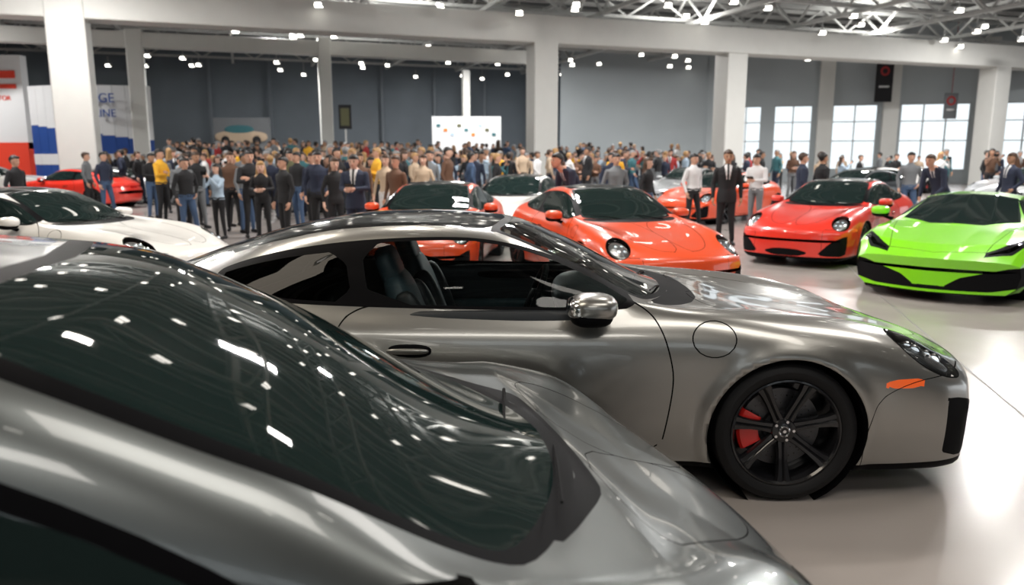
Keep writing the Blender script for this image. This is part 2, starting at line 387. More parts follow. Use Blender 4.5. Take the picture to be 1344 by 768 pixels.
def wedge_mesh(name):
    ts=np.unique(np.concatenate([np.linspace(1.0,-3.5,160),np.linspace(1.2,1.0,30),np.linspace(-3.5,-3.6,6)]))[::-1]
    xm=lambda t:np.where(t>1.0,1.0-(t-1.0)*.1,t)
    def bend(x,y,z): return .36*sm((x-.1)/.9)*(y/.95)**1.8-.15*sm((-3-x)/.6)*(y/.95)**2
    S=loft(KLAM,ts,xm,bend,12,True)
    S.zone(lambda V:V[:,2]-.125,3)
    S.ring(xy([(-.36,-.4),(-.30,.35),(-.42,.70),(.2,.60),(.70,.50),(.84,0),(.84,-.4)],.4),.003,7,only=[0])
    S.ring(xz([(-.52,.80),(-.60,.25),(-1.55,.22),(-1.85,.50),(-1.75,.86),(-1.2,.9)],.5),.004,7,only=[0])
    S.zone(xz([(-.60,.835),(-1.25,1.085),(-1.72,1.10),(-2.12,.99),(-1.9,.885),(-1.2,.855)],.45,.7),2)
    S.zone(xy([(-.30,-.4),(-.32,.30),(-.55,.66),(-.8,.62),(-1.30,.52),(-1.30,-.4)],.6),1)
    S.zone(xy([(-2.0,-.4),(-2.0,.40),(-3.1,.36),(-3.2,-.4)],.6),3,only=[0])
    S.zone(yz([(-.3,.20),(.16,.20),(.30,.30),(.46,.345),(.74,.42),(.90,.44),(.93,.22),(.60,.155),(.20,.155),(-.3,.155)],.2),8,only=[0,3])
    hl=xy([(.20,.86),(.30,.90),(.62,.74),(.80,.50),(.70,.50),(.52,.66)],.35)
    S.zone(hl,3); S.zone(xy([(.30,.85),(.34,.865),(.60,.71),(.74,.53),(.71,.53),(.55,.69)],.35),5)
    S.zone(xz([(-1.9,.30),(-1.75,.62),(-2.1,.72),(-2.2,.35)],.5),8,only=[0])
    for c in (0,-2.62):
        f=circ(c,.34,.375,.45); S.delete(f); S.lip(lambda V:(np.abs(np.hypot(V[:,0]-c,V[:,2]-.34)-.375)<2e-3)&(np.abs(V[:,1])>.5),.05,3)
    return S.finish(name,MATS,22)
# ------------------------------------------------------------------ wheel
def wheel_mesh(name,spokes=7):
    b=MB()
    tp=[(-.095,.262),(-.112,.268),(-.126,.285),(-.130,.305),(-.122,.326),(-.108,.339),(-.085,.344),(-.06,.345),(-.058,.338),(-.05,.338),(-.048,.345),(0,.346),(.048,.345),(.05,.338),(.058,.338),(.06,.345),(.085,.344),(.11,.338),(.13,.305),(.11,.268),(.09,.26)]
    b.lathe(tp,96,0)
    rp=[(-.095,.262),(-.112,.264),(-.114,.256),(-.104,.248),(-.06,.242),(.06,.236),(.10,.245),(.105,.262)]
    b.lathe(rp,96,1)
    for k in range(spokes):
        a=2*math.pi*k/spokes+.25
        def P(r,w,y): 
            ca,sa=math.cos(a),math.sin(a); return (r*ca-w*sa,y,r*sa+w*ca)
        rs=[.045,.10,.16,.215,.250]; ws=[.030,.025,.026,.032,.042]; ys=[-.070,-.074,-.084,-.098,-.106]
        V=[];F=[]
        for r,w,y in zip(rs,ws,ys):
            V+=[P(r,-w,y+.014),P(r,-w*.8,y),P(r,-w*.25,y-.001),P(r,0,y+.007),P(r,w*.25,y-.001),P(r,w*.8,y),P(r,w,y+.014),P(r,w*.8,y+.045),P(r,-w*.8,y+.045)]
        for i in range(4):
            for j in range(9): F.append((i*9+j,i*9+(j+1)%9,(i+1)*9+(j+1)%9,(i+1)*9+j))
        b.add(V,F,1)
    b.lathe([(-.05,.0),(-.085,.0),(-.088,.022),(-.083,.033),(-.080,.055),(-.06,.066),(-.03,.066)],48,1)
    b.lathe([(-.0885,.020),(-.091,.024),(-.0885,.028)],40,3)
    b.lathe([(-.0895,.0),(-.0895,.008)],24,3)
    for k in range(5):
        a=2*math.pi*k/5; b.lathe([(-.076,.0),(-.083,.0),(-.083,.007),(-.07,.008)],12,3,c=(.047*math.cos(a),0,.047*math.sin(a)))
    b.lathe([(-.012,.07),(-.012,.195),(.016,.195),(.016,.07)],72,2)
    b.lathe([(-.03,.0),(-.03,.085),(-.012,.09)],40,2)
    b.lathe([(.03,.0),(.03,.24)],48,1)
    for k in range(36):
        a=2*math.pi*k/36; 
        for r in (.12+.02*(k%3),.16): b.lathe([(-.0125,0),(-.0125,.004)],6,1,c=(r*math.cos(a),-.0005,r*math.sin(a)))
    b.lathe([(-.045,.115),(-.05,.13),(-.05,.205),(-.04,.218),(.05,.218),(.05,.115)],20,4,closed=True,a0=math.pi-.5,a1=math.pi+.5)
    o=b.obj(name,[RUBBER,RIM,STEEL,CHROME,CALI],angle=30); me=o.data; bpy.data.objects.remove(o); return me
def arch_mesh(name):
    b=MB(); b.lathe([(-.10,.376),(.34,.376),(.34,.0)],40,0)
    o=b.obj(name,[MATTE]); me=o.data; bpy.data.objects.remove(o); return me
def mirror_mesh(name,yo=.0):
    b=MB()
    b.ell((.01,-.10,.065),(.110,.115,.062),0,e=.75,nu=28,nv=16)
    b.ell((-.03,-.10,.062),(.085,.104,.050),2,e=.7)
    b.ell((0,-.10,.030),(.10,.108,.055),1,e=.75,nu=24,nv=12)
    b.tube([(0,.06,-.045),(-.0,.0,-.03),(.0,-.05,.0)],[.03,.022,.03],12,1)
    o=b.obj(name,[SILVER,TRIM,CHROME],angle=60); me=o.data; bpy.data.objects.remove(o); return me
def lampset_mesh(name):
    b=MB()
    R=Matrix.Rotation(.42,3,'Y')
    b.ell((0,0,0),(.20,.12,.055),0,R=R)
    for dx,dy in ((.07,.035),(.07,-.035),(-.04,.035),(-.04,-.035)):
        c=R@Vector((dx,dy,.035)); b.ell(c,(.026,.026,.026),1,nu=14,nv=8)
        b.lathe([(-.004,.032),(.004,.038)],18,2,c=c)
    o=b.obj(name,[MATTE,LAMPW,CHROME],angle=60); me=o.data; bpy.data.objects.remove(o); return me
WH=wheel_mesh('wheel_mesh'); AR=arch_mesh('arch_liner_mesh'); MI=mirror_mesh('mirror_mesh'); LS=lampset_mesh('lamp_mesh')
COUPE=coupe_mesh('coupe_body'); FASTB=coupe_mesh('short_coupe_body',True,n=9,nst=240); WEDGE=wedge_mesh('wedge_body')
def handle_mesh():
    b=MB(); b.ell((0,0,0),(.115,.012,.036),1,e=.8); b.ell((0,-.014,.004),(.10,.012,.015),0,e=.7)
    o=b.obj('h',[SILVER,TRIM]); me=o.data; bpy.data.objects.remove(o); return me
HN=handle_mesh()
def slot(o,i,m): o.material_slots[i].link='OBJECT'; o.material_slots[i].material=m
CARS=[]
def make_car(name,kind,pm,loc,hdeg,scale=(1,1,1),clear=False):
    e=empty(name,(loc[0],loc[1],0),math.radians(hdeg),scale)
    CARS.append((loc[0],loc[1],math.radians(hdeg)))
    me={'coupe':COUPE,'short':FASTB,'wedge':WEDGE}[kind]
    body=inst('body',me,e); slot(body,0,pm)
    if not clear:
        for i in (1,2,10): slot(body,i,GL_DARK)
    fa={'coupe':0,'short':-.31,'wedge':0}[kind]; ra={'coupe':-2.85,'short':-3.35,'wedge':-2.62}[kind]
    k=0; q=.91 if kind=='short' else 1
    for ax in (fa,ra):
        for sd in (-1,1):
            k+=1; yo=(.785 if ax==fa else .83)
            inst('wheel_%d'%k,WH,e,(ax,sd*yo,.346*q),(0,0,0 if sd<0 else math.pi),(q,q,q))
            inst('wheel_arch_liner_%d'%k,AR,e,(ax,sd*(yo+.0),.34),(0,0,0 if sd<0 else math.pi),(q,q,q))
    for sd in (-1,1):
        tag='right' if sd<0 else 'left'
        if kind=='wedge':
            m=inst('mirror_'+tag,MI,e,(-.62,sd*.87,.86),(0,0,0),(1,-sd,1)); slot(m,0,pm)
        elif kind=='coupe':
            m=inst('mirror_'+tag,MI,e,(-.95,sd*.86,.91),(0,0,0),(1,-sd,1)); slot(m,0,pm)
            h=inst('door_handle_'+tag,HN,e,(-1.80,sd*.882,.745),(0,0,0),(1,-sd,1)); slot(h,0,pm)
            h=inst('headlight_unit_'+tag,LS,e,(.68,sd*.70,.655))
            slot(h,0,LBOWL2 if clear else LBOWL)
        else:
            h=inst('door_handle_'+tag,HN,e,(-2.35,sd*.91,.64),(0,0,0),(1,-sd,1)); slot(h,0,pm)
            inst('headlight_unit_'+tag,LS,e,(float(warp_x(.66)),sd*.72,.55),(0,0,0),(.42,1,1))
    b=MB(); zz={'coupe':.955,'wedge':.86,'short':.82}[kind]
    x0=-.44
    for s0,s1 in ((.45,-.05),(-.1,-.55)):
        b.tube([(x0-.03,s0,zz-.03),(x0-.10,(s0+s1)/2,zz+.01),(x0-.17,s1,zz+.025)],[.007,.006,.004],6,0)
    b.obj('wipers',[TRIM],parent=e)
    return e
def add_interior(e):
    b=MB()
    b.box((-1.5,0,.24),(1.9,1.5,.04),0)
    for sd in (-1,1):
        b.ell((-1.35,sd*.80,.60),(.80,.035,.33),0,e=.5,nu=32)
        b.ell((-1.40,sd*.745,.66),(.45,.05,.035),1,e=.6)
        b.ell((-1.15,sd*.775,.86),(.40,.03,.03),2,e=.6)
    b.ell((-.80,0,.80),(.27,.76,.135),0,e=.6,nu=40,nv=20)
    b.ell((-.95,-.37,.905),(.14,.24,.06),0,e=.7)
    b.ell((-1.05,0,.60),(.16,.16,.16),2,e=.5)
    b.ell((-1.5,0,.42),(.5,.11,.12),0,e=.6)
    b.ell((-1.0,0,.83),(.02,.17,.07),2,e=.4)
    b.ell((-1.16,0,1.17),(.02,.11,.035),2,e=.7); b.tube([(-1.16,0,1.18),(-1.12,0,1.23)],[.01,.01],6,2)
    for sd in (-1,1):
        y=sd*.37
        b.ell((-1.48,y,.44),(.28,.24,.09),1,e=.6)
        for q in (-1,1): b.ell((-1.48,y+q*.22,.49),(.26,.055,.08),0,e=.7)
        R=Matrix.Rotation(math.radians(-20),3,'Y')
        b.ell((-1.83,y,.76),(.075,.21,.32),1,e=.6,R=R)
        for q in (-1,1): b.ell((-1.78,y+q*.2,.74),(.075,.05,.25),0,e=.7,R=R)
        b.ell((-1.95,y,1.07),(.055,.14,.12),1,e=.6,R=R)
    b.ell((-2.35,0,.72),(.12,.62,.24),0,e=.5)
    b.ell((-2.75,0,.93),(.45,.55,.03),0,e=.6)
    c=Vector((-1.20,-.37,.90)); R=Matrix.Rotation(math.radians(-68),3,'Y')
    pts=[c+R@Vector((.185*math.cos(a),.185*math.sin(a),0)) for a in np.linspace(0,2*math.pi,33)]
    b.tube(pts,[.017]*33,10,2,cap=False)
    b.ell(c+R@Vector((0,0,.0)),(.06,.07,.03),2,e=.8,R=R)
    for a in (0.15,math.pi-.15,-math.pi/2):
        d=Vector((math.sin(a),math.cos(a),0)); b.tube([c,c+R@(d*.18)],[.02,.013],8,3)
    b.tube([c,Vector((-.9,-.37,.80))],[.035,.05],10,2)
    b.obj('interior',[LEATH,LEATHB,TRIM,CHROME],parent=e,angle=50)
# ------------------------------------------------------------------ cars placement
hero=make_car('grey_sports_coupe','coupe',SILVER,(1.31,4.36),0,clear=True); add_interior(hero)
fore=make_car('grey_fastback_car','short',FGREY,(.55,2.41),15.5,(1,1.06,1))
def nose_at(name,kind,pm,F,h,s=.92):
    hr=math.radians(h); L=(1.0 if kind=='wedge' else 1.14)*s
    return make_car(name,kind,pm,(F[0]-L*math.cos(hr),F[1]-L*math.sin(hr)),h,(s,s,s if kind=='wedge' else s*1.03))
nose_at('red_sports_coupe','coupe',RED,(1.9,8.0),-74)
nose_at('red_sports_coupe','coupe',RED2,(4.1,11.4),-130)
nose_at('green_wedge_supercar','wedge',GREEN,(4.75,8.6),-130,1.0)
nose_at('white_sports_coupe','coupe',WHITE,(-3.55,8.9),-14)
nose_at('red_sports_coupe','coupe',RED,(-1.35,9.3),-95)
nose_at('white_sports_coupe','coupe',WHITE,(-.45,14.0),-104)
nose_at('red_sports_coupe','coupe',RED,(3.9,18.6),-135)
nose_at('red_sports_coupe','coupe',RED2,(-16.6,25.5),170)
bgc=[(-12.0,29,LGREY,20),(5.0,25,LGREY,-120),(10.6,27,WHITE,-160),(15.5,25.5,LGREY,-160),(8.6,22.5,DKGREY,-150),(20,30,DKGREY,-170),(12.2,20,LGREY,-160),(-18.5,31.5,WHITE,10),(14.8,34,WHITE,-165),(-9.2,25.5,DKGREY,-150),(17.5,22.5,WHITE,-165)]
for x,y,m,h in bgc: nose_at('parked_coupe','coupe',m,(x,y),h)
# ------------------------------------------------------------------ people
SK=[mat('skin_%d'%i,c,.55,noise=.08) for i,c in enumerate([(.58,.33,.23),(.42,.23,.14),(.64,.39,.29)])]
CL={k:mat('cloth_'+k,c,.85,noise=.15,scale=60) for k,c in dict(black=(.012,.012,.014),navy=(.018,.025,.05),denim=(.05,.09,.17),white=(.66,.66,.66),yellow=(.80,.42,.03),ltblue=(.36,.46,.56),grey=(.16,.17,.18),beige=(.50,.38,.27),brown=(.12,.06,.035),red=(.35,.03,.03),teal=(.04,.14,.16),orange=(.7,.2,.04),olive=(.10,.10,.05)).items()}
HR=[mat('hair_'+n,c,.5,noise=.3,scale=80) for n,c in (('black',(.01,.008,.007)),('brown',(.05,.025,.013)),('blond',(.40,.23,.09)),('grey',(.25,.25,.25)))]
EYE=mat('eye_dark',(.01,.01,.01),.2,noise=0); LIP=mat('lips',(.36,.10,.08),.5,noise=.05)
def P(**k):
    d=dict(lean=0.0,hd=(0,-.0,0),el=((.245,.03,1.13),(.245,.03,1.13)),wr=((.25,-.06,.89),(.25,-.06,.89)),kn=((.10,-.01,.50),(.10,-.01,.50)),an=((.11,.03,.085),(.11,.03,.085)),phone=False)
    d.update(k); return d
POSES=dict(
 stand=P(kn=((.10,-.03,.50),(.11,0,.50)),an=((.13,-.02,.085),(.11,.05,.085))), pocket=P(el=((.28,.07,1.15),(.26,.04,1.13)),wr=((.19,-.05,.99),(.25,-.06,.90)),kn=((.14,-.05,.50),(.10,0,.50)),an=((.20,-.04,.085),(.10,.04,.085))),
 phone=P(el=((.20,-.20,1.22),(.20,-.20,1.22)),wr=((.06,-.34,1.45),(.06,-.34,1.45)),phone=True),
 folded=P(el=((.25,-.07,1.14),(.25,-.07,1.14)),wr=((-.06,-.21,1.20),(-.06,-.22,1.14))),
 lean=P(lean=.34,hd=(0,-.06,-.04),el=((.23,-.30,1.02),(.23,-.28,1.02)),wr=((.15,-.45,.86),(.16,-.42,.84))),
 read=P(hd=(0,-.05,-.03),el=((.23,-.04,1.15),(.23,-.04,1.15)),wr=((.08,-.28,1.15),(.10,-.28,1.13)),phone=True),
 walk=P(kn=((.10,-.16,.52),(.10,.06,.49)),an=((.11,-.22,.085),(.10,.30,.12)),el=((.25,.10,1.16),(.25,-.06,1.15)),wr=((.24,.10,.92),(.23,-.24,.98))),
)
def person_mesh(name,pose,female=False,longhair=False,suit=False,dress=False):
    p=POSES[pose]; b=MB(); bones=[]
    L=p['lean']
    def sp(z):
        t=max(0,(z-.95)/.6); return -L*t, -(L*L*.45)*t
    sw=.158 if female else .185
    def cap(a,c,ra,rc,lab): b.capsule(a,c,ra,rc,12); bones.append((Vector(a),Vector(c),ra,rc,lab))
    rings=[(.86,.155,.115),(.95,.17 if not female else .175,.12),(1.05,.150 if not female else .13,.108),(1.18,.160 if not female else .138,.112),(1.30,.182 if not female else .158,.125),(1.385,.19 if not female else .165,.11),(1.43,.145 if not female else .125,.09),(1.465,.09,.07),(1.50,.055,.055)]
    if suit: rings=[(z,rx*1.06,ry*1.08) for z,rx,ry in rings]; rings[0]=(.80,.185,.14)
    if dress: rings=[(.55,.20,.17),(.75,.19,.15)]+rings[1:]
    V=[];F=[];seg=20
    for (z,rx,ry) in rings:
        dy,dz=sp(z)
        for k in range(seg):
            a=2*math.pi*k/seg; V.append((rx*math.cos(a),ry*math.sin(a)+dy,z+dz))
    for i in range(len(rings)-1):
        for k in range(seg): F.append((i*seg+k,i*seg+(k+1)%seg,(i+1)*seg+(k+1)%seg,(i+1)*seg+k))
    F.append(tuple(range(seg))[::-1]); F.append(tuple((len(rings)-1)*seg+k for k in range(seg))); b.add(V,F)
    for (z0,x0,y0),(z1,x1,y1) in zip(rings[:-1],rings[1:]):
        if z1<=1.47:
            for q in (-.5,0,.5):
                d0,e0=sp(z0);d1,e1=sp(z1)
                bones.append((Vector((q*x0,d0,z0+e0)),Vector((q*x1,d1,z1+e1)),y0,y1,'pants' if (z1<.96 and not suit and not dress) else 'top'))
    for i,sd in enumerate((1,-1)):
        hip=(sd*.085,0,.90); kn=(sd*p['kn'][i][0],p['kn'][i][1],p['kn'][i][2]); an=(sd*p['an'][i][0],p['an'][i][1],p['an'][i][2])
        k=1.0 if not female else .92
        cap(hip,kn,.090*k,.060*k,'pants'); cap(kn,(an[0],an[1],an[2]+.03),.058*k,.044*k,'pants' if not dress else 'skin')
        cap((an[0],an[1]+.03,max(.045,an[2]-.04)),(an[0]+sd*.02,an[1]-.15,.035+max(0,an[2]-.085)*.3),.043,.034,'shoe')
        dy,dz=sp(1.42); sh=(sd*sw,dy,1.378+dz)
        el=Vector((sd*p['el'][i][0],p['el'][i][1],p['el'][i][2])); wr=Vector((sd*p['wr'][i][0],p['wr'][i][1],p['wr'][i][2]))
        k=1.0 if not female else .85
        if suit:k*=1.12
        cap(sh,el,.056*k,.044*k,'top'); cap(el,wr,.043*k,.028*k,'top' )
        d=(wr-el).normalized(); cap(wr,wr+d*.035,.026,.024,'skin')
        cap(wr+d*.05,wr+d*.085,.030,.026,'skin')
    dy,dz=sp(1.62); hc=Vector((0,dy-.012+p['hd'][1],1.625+dz+p['hd'][2]))
    cap((0,dy*.93,1.45+dz),(hc.x,hc.y+.02,hc.z-.06),.056,.050,'skin')
    b.ell(hc,(.074,.092,.108)); 
    b.ell(hc+Vector((0,-.025,-.055)),(.053,.062,.058))
    b.capsule(hc+Vector((0,-.088,.01)),hc+Vector((0,-.108,-.025)),.011,.015,8)
    for sd in (1,-1): b.ell(hc+Vector((sd*.077,.008,-.005)),(.012,.02,.032),nu=10,nv=6)
    b.ell(hc+Vector((0,.020,.040)),(.092,.106,.102))
    b.ell(hc+Vector((.02,-.055,.085)),(.055,.04,.032))
    if longhair:
        for q in (-.055,0,.055): b.capsule(hc+Vector((q,.06,0)),hc+Vector((q*1.4,.085,-.26)),.045,.035,10)
        for q in (-1,1): b.capsule(hc+Vector((q*.07,.03,.02)),hc+Vector((q*.085,.03,-.20)),.028,.024,10)
    o=b.obj(name,[]); m=o.modifiers.new('r','REMESH'); m.mode='VOXEL'; m.voxel_size=.0125
    s=o.modifiers.new('s','SMOOTH'); s.factor=.5; s.iterations=2
    dg=bpy.context.evaluated_depsgraph_get(); me=bpy.data.meshes.new_from_object(o.evaluated_get(dg)); bpy.data.objects.remove(o)
    nv=len(me.vertices); co=np.zeros(nv*3); me.vertices.foreach_get('co',co); co=co.reshape(-1,3)
    faces=[tuple(q.vertices) for q in me.polygons]; cen=np.array([co[list(f)].mean(0) for f in faces])
    best=np.full(len(faces),1e9); lab=np.array(['top']*len(faces),dtype=object)
    for a,c,ra,rc,l in bones:
        a=np.array(a);c=np.array(c);d=c-a; t=np.clip(((cen-a)@d)/(d@d+1e-12),0,1); dist=np.linalg.norm(cen-a-t[:,None]*d,axis=1)-(ra+(rc-ra)*t)
        w=dist<best; best[w]=dist[w]; lab[w]=l
    h=np.array(hc); rel=cen-h
    inh=(rel[:,2]>-.12)&(np.linalg.norm(rel[:,:2],axis=1)<.16)
    lab[inh]='skin'
    hx,hy,hz=rel[:,0],rel[:,1],rel[:,2]
    hair=inh&((hz>.052-np.maximum(0,hy+.03)*1.3)&(hz>-.075)&((hz>.045)|(hy>.0)))
    hair&=~((np.abs(hx)>.078)&(hz<.02)&(hz>-.04)&(hy<.03)) if not longhair else hair
    lab[hair]='hair'
    if longhair:
        lh=(hz>-.30)&(hz<.06)&(np.abs(hx)<.135)&((hy>.035+np.maximum(0,-hz-.08)*.15)|((np.abs(hx)>.062)&(hy>-.005)&(hz>-.23)&(np.linalg.norm(rel[:,:2],axis=1)<.13))); lab[lh]='hair'
    if suit:
        z=cen[:,2]; v=(z>1.14)&(z<1.49)&(np.abs(cen[:,0])<.012+(z-1.14)*.18)&(cen[:,1]<-.05-L*.5)&(lab=='top'); lab[v]='inner'
        tie=v&(np.abs(cen[:,0])<.016); lab[tie]='pants'
    names=['skin','top','pants','hair','shoe','inner']; mi=[names.index(l) for l in lab]
    out=MB(); out.V=[tuple(v) for v in co]; out.F=faces; out.M=mi
    for sd in (1,-1):
        out.ell(hc+Vector((sd*.031,-.086,.006)),(.012,.008,.008),6,nu=10,nv=6)
        out.ell(hc+Vector((sd*.031,-.089,.026)),(.018,.006,.004),3,nu=10,nv=5)
    out.ell(hc+Vector((0,-.090,-.058)),(.024,.008,.007),7,nu=12,nv=6)
    for i,sd in enumerate((1,-1)):
        el=Vector((sd*p['el'][i][0],p['el'][i][1],p['el'][i][2])); wr=Vector((sd*p['wr'][i][0],p['wr'][i][1],p['wr'][i][2]))
        d=(wr-el).normalized(); nrm=Vector((-sd,0,0)); nrm=(nrm-d*nrm.dot(d)).normalized(); lat=d.cross(nrm)
        if lat.y>0: lat=-lat
        for q,ln in zip((-1.5,-.5,.5,1.5),(.058,.072,.078,.068)):
            s0=wr+d*.088+lat*q*.016; s1=s0+d*ln*.5+nrm*.006; s2=s1+d*ln*.38+nrm*.022; s3=s2+d*ln*.2+nrm*.022
            out.tube([s0-d*.02,s0,s1,s2,s3],[.009,.009,.0085,.0075,.005],6,0)
        t0=wr+d*.035+lat*.022; out.tube([t0,t0+d*.03+lat*.025,t0+d*.06+lat*.03+nrm*.01],[.011,.010,.007],6,0)
    if p['phone']:
        w=Vector(p['wr'][0]); out.box((0,w.y-.09,w.z+.09 if pose=='phone' else w.z+.06),(.15,.012,.085),6,Matrix.Rotation(0 if pose=='phone' else .9,3,'X'))
    o=out.obj(name,[SK[0],CL['navy'],CL['black'],HR[0],CL['black'],CL['white'],EYE,LIP],angle=70); me=o.data; bpy.data.objects.remove(o); return me
PM={}
def pm(*key):
    if key not in PM: PM[key]=person_mesh('person_'+'_'.join(map(str,key)),*key)
    return PM[key]
PEOPLE=[]
def person(x,y,face,key,top,pants,hair=0,skin=0,h=1.75,name='person',parent=None,z=0,off=(0,0)):
    s=h/1.75; PEOPLE.append((x+off[0],y+off[1]))
    o=inst(name,pm(*key),parent,(x,y,z),(0,0,math.radians(face+90)),(s,s,s))
    slot(o,0,SK[skin]); slot(o,1,CL[top]); slot(o,2,CL[pants]); slot(o,3,HR[hair]); return o
M=lambda pose,suit=False:(pose,False,False,suit,False)
F=lambda pose,dress=False:(pose,True,True,False,dress)
PL=[
 (-11.1,21,-20,M('pocket'),'navy','denim',0,0,1.76),(-10.2,22.5,-60,M('stand'),'grey','black',1,1,1.78),
 (-8.75,19.2,-10,M('folded'),'yellow','black',0,0,1.82),(-8.1,19,-15,M('read'),'ltblue','denim',1,0,1.74),
 (-7.2,17.6,-40,M('stand'),'black','grey',1,1,1.74),(-5.9,15.4,-110,F('phone'),'ltblue','black',0,2,1.50),
 (-5.3,15.6,-60,M('folded'),'black','black',0,0,1.76),(-4.75,14.6,-80,F('read'),'black','black',2,2,1.58),
 (-4.3,16.6,-110,M('stand'),'navy','black',1,0,1.72),(-3.75,14.9,-80,M('pocket'),'navy','black',0,0,1.74),
 (-2.65,13.0,-95,M('read',True),'navy','black',0,2,1.70),(-3.2,16.2,-70,M('stand'),'brown','black',1,1,1.72),
 (-2.55,15.6,-100,F('stand'),'beige','white',1,2,1.68),(-2.0,18.6,-60,M('stand'),'grey','denim',0,0,1.78),
 (-1.95,17.0,-100,F('stand'),'beige','beige',1,2,1.68),(-1.0,20.8,-90,M('stand'),'navy','black',0,0,1.78),
 (1.15,13.2,-150,M('lean',True),'navy','navy',0,0,1.80),(2.1,15.6,-80,M('pocket'),'grey','black',0,0,1.70),
 (3.0,22.5,-90,M('folded'),'yellow','black',1,0,1.82),(4.0,17.0,-60,M('pocket'),'white','black',0,0,1.70),
 (4.0,14.3,-100,M('stand',True),'black','black',1,1,1.76),(5.4,17.0,-130,M('read'),'white','grey',0,0,1.72),
 (6.4,17.0,-10,M('stand',True),'navy','navy',1,0,1.72),(7.0,17.4,10,M('stand',True),'black','black',0,1,1.72),
 (8.6,15.4,-150,M('lean',True),'navy','navy',1,0,1.78),(10.6,16.4,-170,M('pocket',True),'navy','navy',1,1,1.72),
 (11.8,17.4,-150,M('read'),'black','black',0,0,1.66),(-10.3,16,-10,M('pocket'),'black','black',0,0,1.66),
 (-7.9,23,-30,F('stand'),'white','denim',1,2,1.74),(-6.5,20.5,-50,M('pocket'),'grey','black',3,1,1.78),
 (-5.6,19.5,-80,M('folded'),'olive','black',0,0,1.78),(-4.9,21,-90,F('stand'),'orange','black',1,2,1.70),
 (8.0,20.0,-60,M('walk'),'beige','denim',1,0,1.76),
 (-6.6,18.2,-20,F('stand'),'black','black',1,0,1.68),(-6.2,17.0,-70,M('pocket'),'brown','black',1,0,1.74),
 (-4.9,17.6,-120,M('stand'),'black','denim',0,0,1.74),(-3.6,18.2,-80,F('read'),'teal','black',1,2,1.70),(-2.9,19.4,-60,M('pocket'),'black','black',3,1,1.78),
 (-9.6,20.5,-30,M('read'),'black','denim',0,1,1.76),(-12.4,22.5,10,M('stand'),'grey','black',1,0,1.76),
 (-3.2,13.9,-60,F('stand'),'black','black',1,2,1.62),(-2.2,14.6,-120,M('stand'),'brown','black',1,0,1.66),(-6.9,16.1,-50,M('read'),'grey','black',0,0,1.68),
 (2.4,18.6,-80,M('pocket'),'navy','black',0,0,1.74),(2.8,15.9,-40,F('stand'),'black','denim',1,2,1.62),
 (-5.75,16.6,-30,M('stand'),'grey','denim',0,1,1.72),(-4.15,14.0,-130,M('stand'),'black','black',0,0,1.64),(-7.6,18.4,-60,F('read'),'red','black',1,2,1.66),
 (-6.45,15.2,-40,M('pocket'),'black','denim',0,0,1.62),(9.6,18.6,-100,M('pocket'),'grey','denim',0,0,1.74),(13.4,19.0,-150,M('stand'),'navy','black',1,0,1.70),
]
for a in PL: person(*a[:9])
crowd=empty('visitor_crowd',(0,33,0))
e1=Vector((.943,.333,0)); e2=Vector((-.333,.943,0)); YA=math.atan2(.333,.943)
PC=Vector((-4.7,42.2,0)); PH=(13,6.6)
def onplat(x,y):
    r=Vector((x,y,0))-PC; a,b_=abs(r.dot(e1)),abs(r.dot(e2))
    if a<PH[0]-.4 and b_<PH[1]-.4: return 1
    if a<PH[0]+.5 and b_<PH[1]+.5: return -1
    return 0
def free(x,y,md):
    for (px,py) in PEOPLE:
        if (px-x)**2+(py-y)**2<md*md: return False
    for cx,cy,h in CARS:
        dx,dy=x-cx,y-cy; u=dx*math.cos(h)+dy*math.sin(h); v=-dx*math.sin(h)+dy*math.cos(h)
        if -3.9<u<1.5 and abs(v)<1.3: return False
    for (px,py,r) in [(-15.7,28.2,1.3),(1.3,34.2,1.3),(10.4,37.5,1.3),(26.4,43.1,1.3),(-17.7,37.2,1),(-9.5,40,1),(-26.6,38,3.2),(-19.8,36.6,3.8),(-16.5,46.8,2.2),(-10.6,48.5,1)]:
        if abs(px-x)<r and abs(py-y)<min(r,1.6): return False
    return True
tops=['black','navy','grey','black','navy','white','beige','brown','black','teal','black','ltblue','grey','navy','denim','white','black','red','black','brown','yellow','navy','grey','beige']
keys=[M('stand'),M('pocket'),M('folded'),M('read'),M('stand',True),M('walk'),F('stand'),F('read'),F('phone'),M('pocket'),M('lean',True)]
n=0; tries=0
while n<490 and tries<9000:
    tries+=1
    grp=n<460
    D=random.choice([random.uniform(19,28),random.uniform(24,36),random.uniform(33,48)]); a=random.uniform(-.56,.26) if grp else random.uniform(.26,.66)
    if not grp: D=random.uniform(24,40)
    if D<27 and a>.0: continue
    if D<25 and a<-.36: continue
    X=a*D; pf=onplat(X,D)
    if pf<0 or not free(X,D,.46): continue
    person(X,D-33,random.choice([random.uniform(-170,-10),random.uniform(-260,80)]),random.choice(keys),random.choice(tops),random.choice(['black','denim','grey','black','navy']),random.choice([0,0,1,1,0,2,3]),random.choice([0,1,2]),random.uniform(1.64,1.96),'visitor_%d'%n,crowd,z=(.5 if pf else 0),off=(0,33)); n+=1
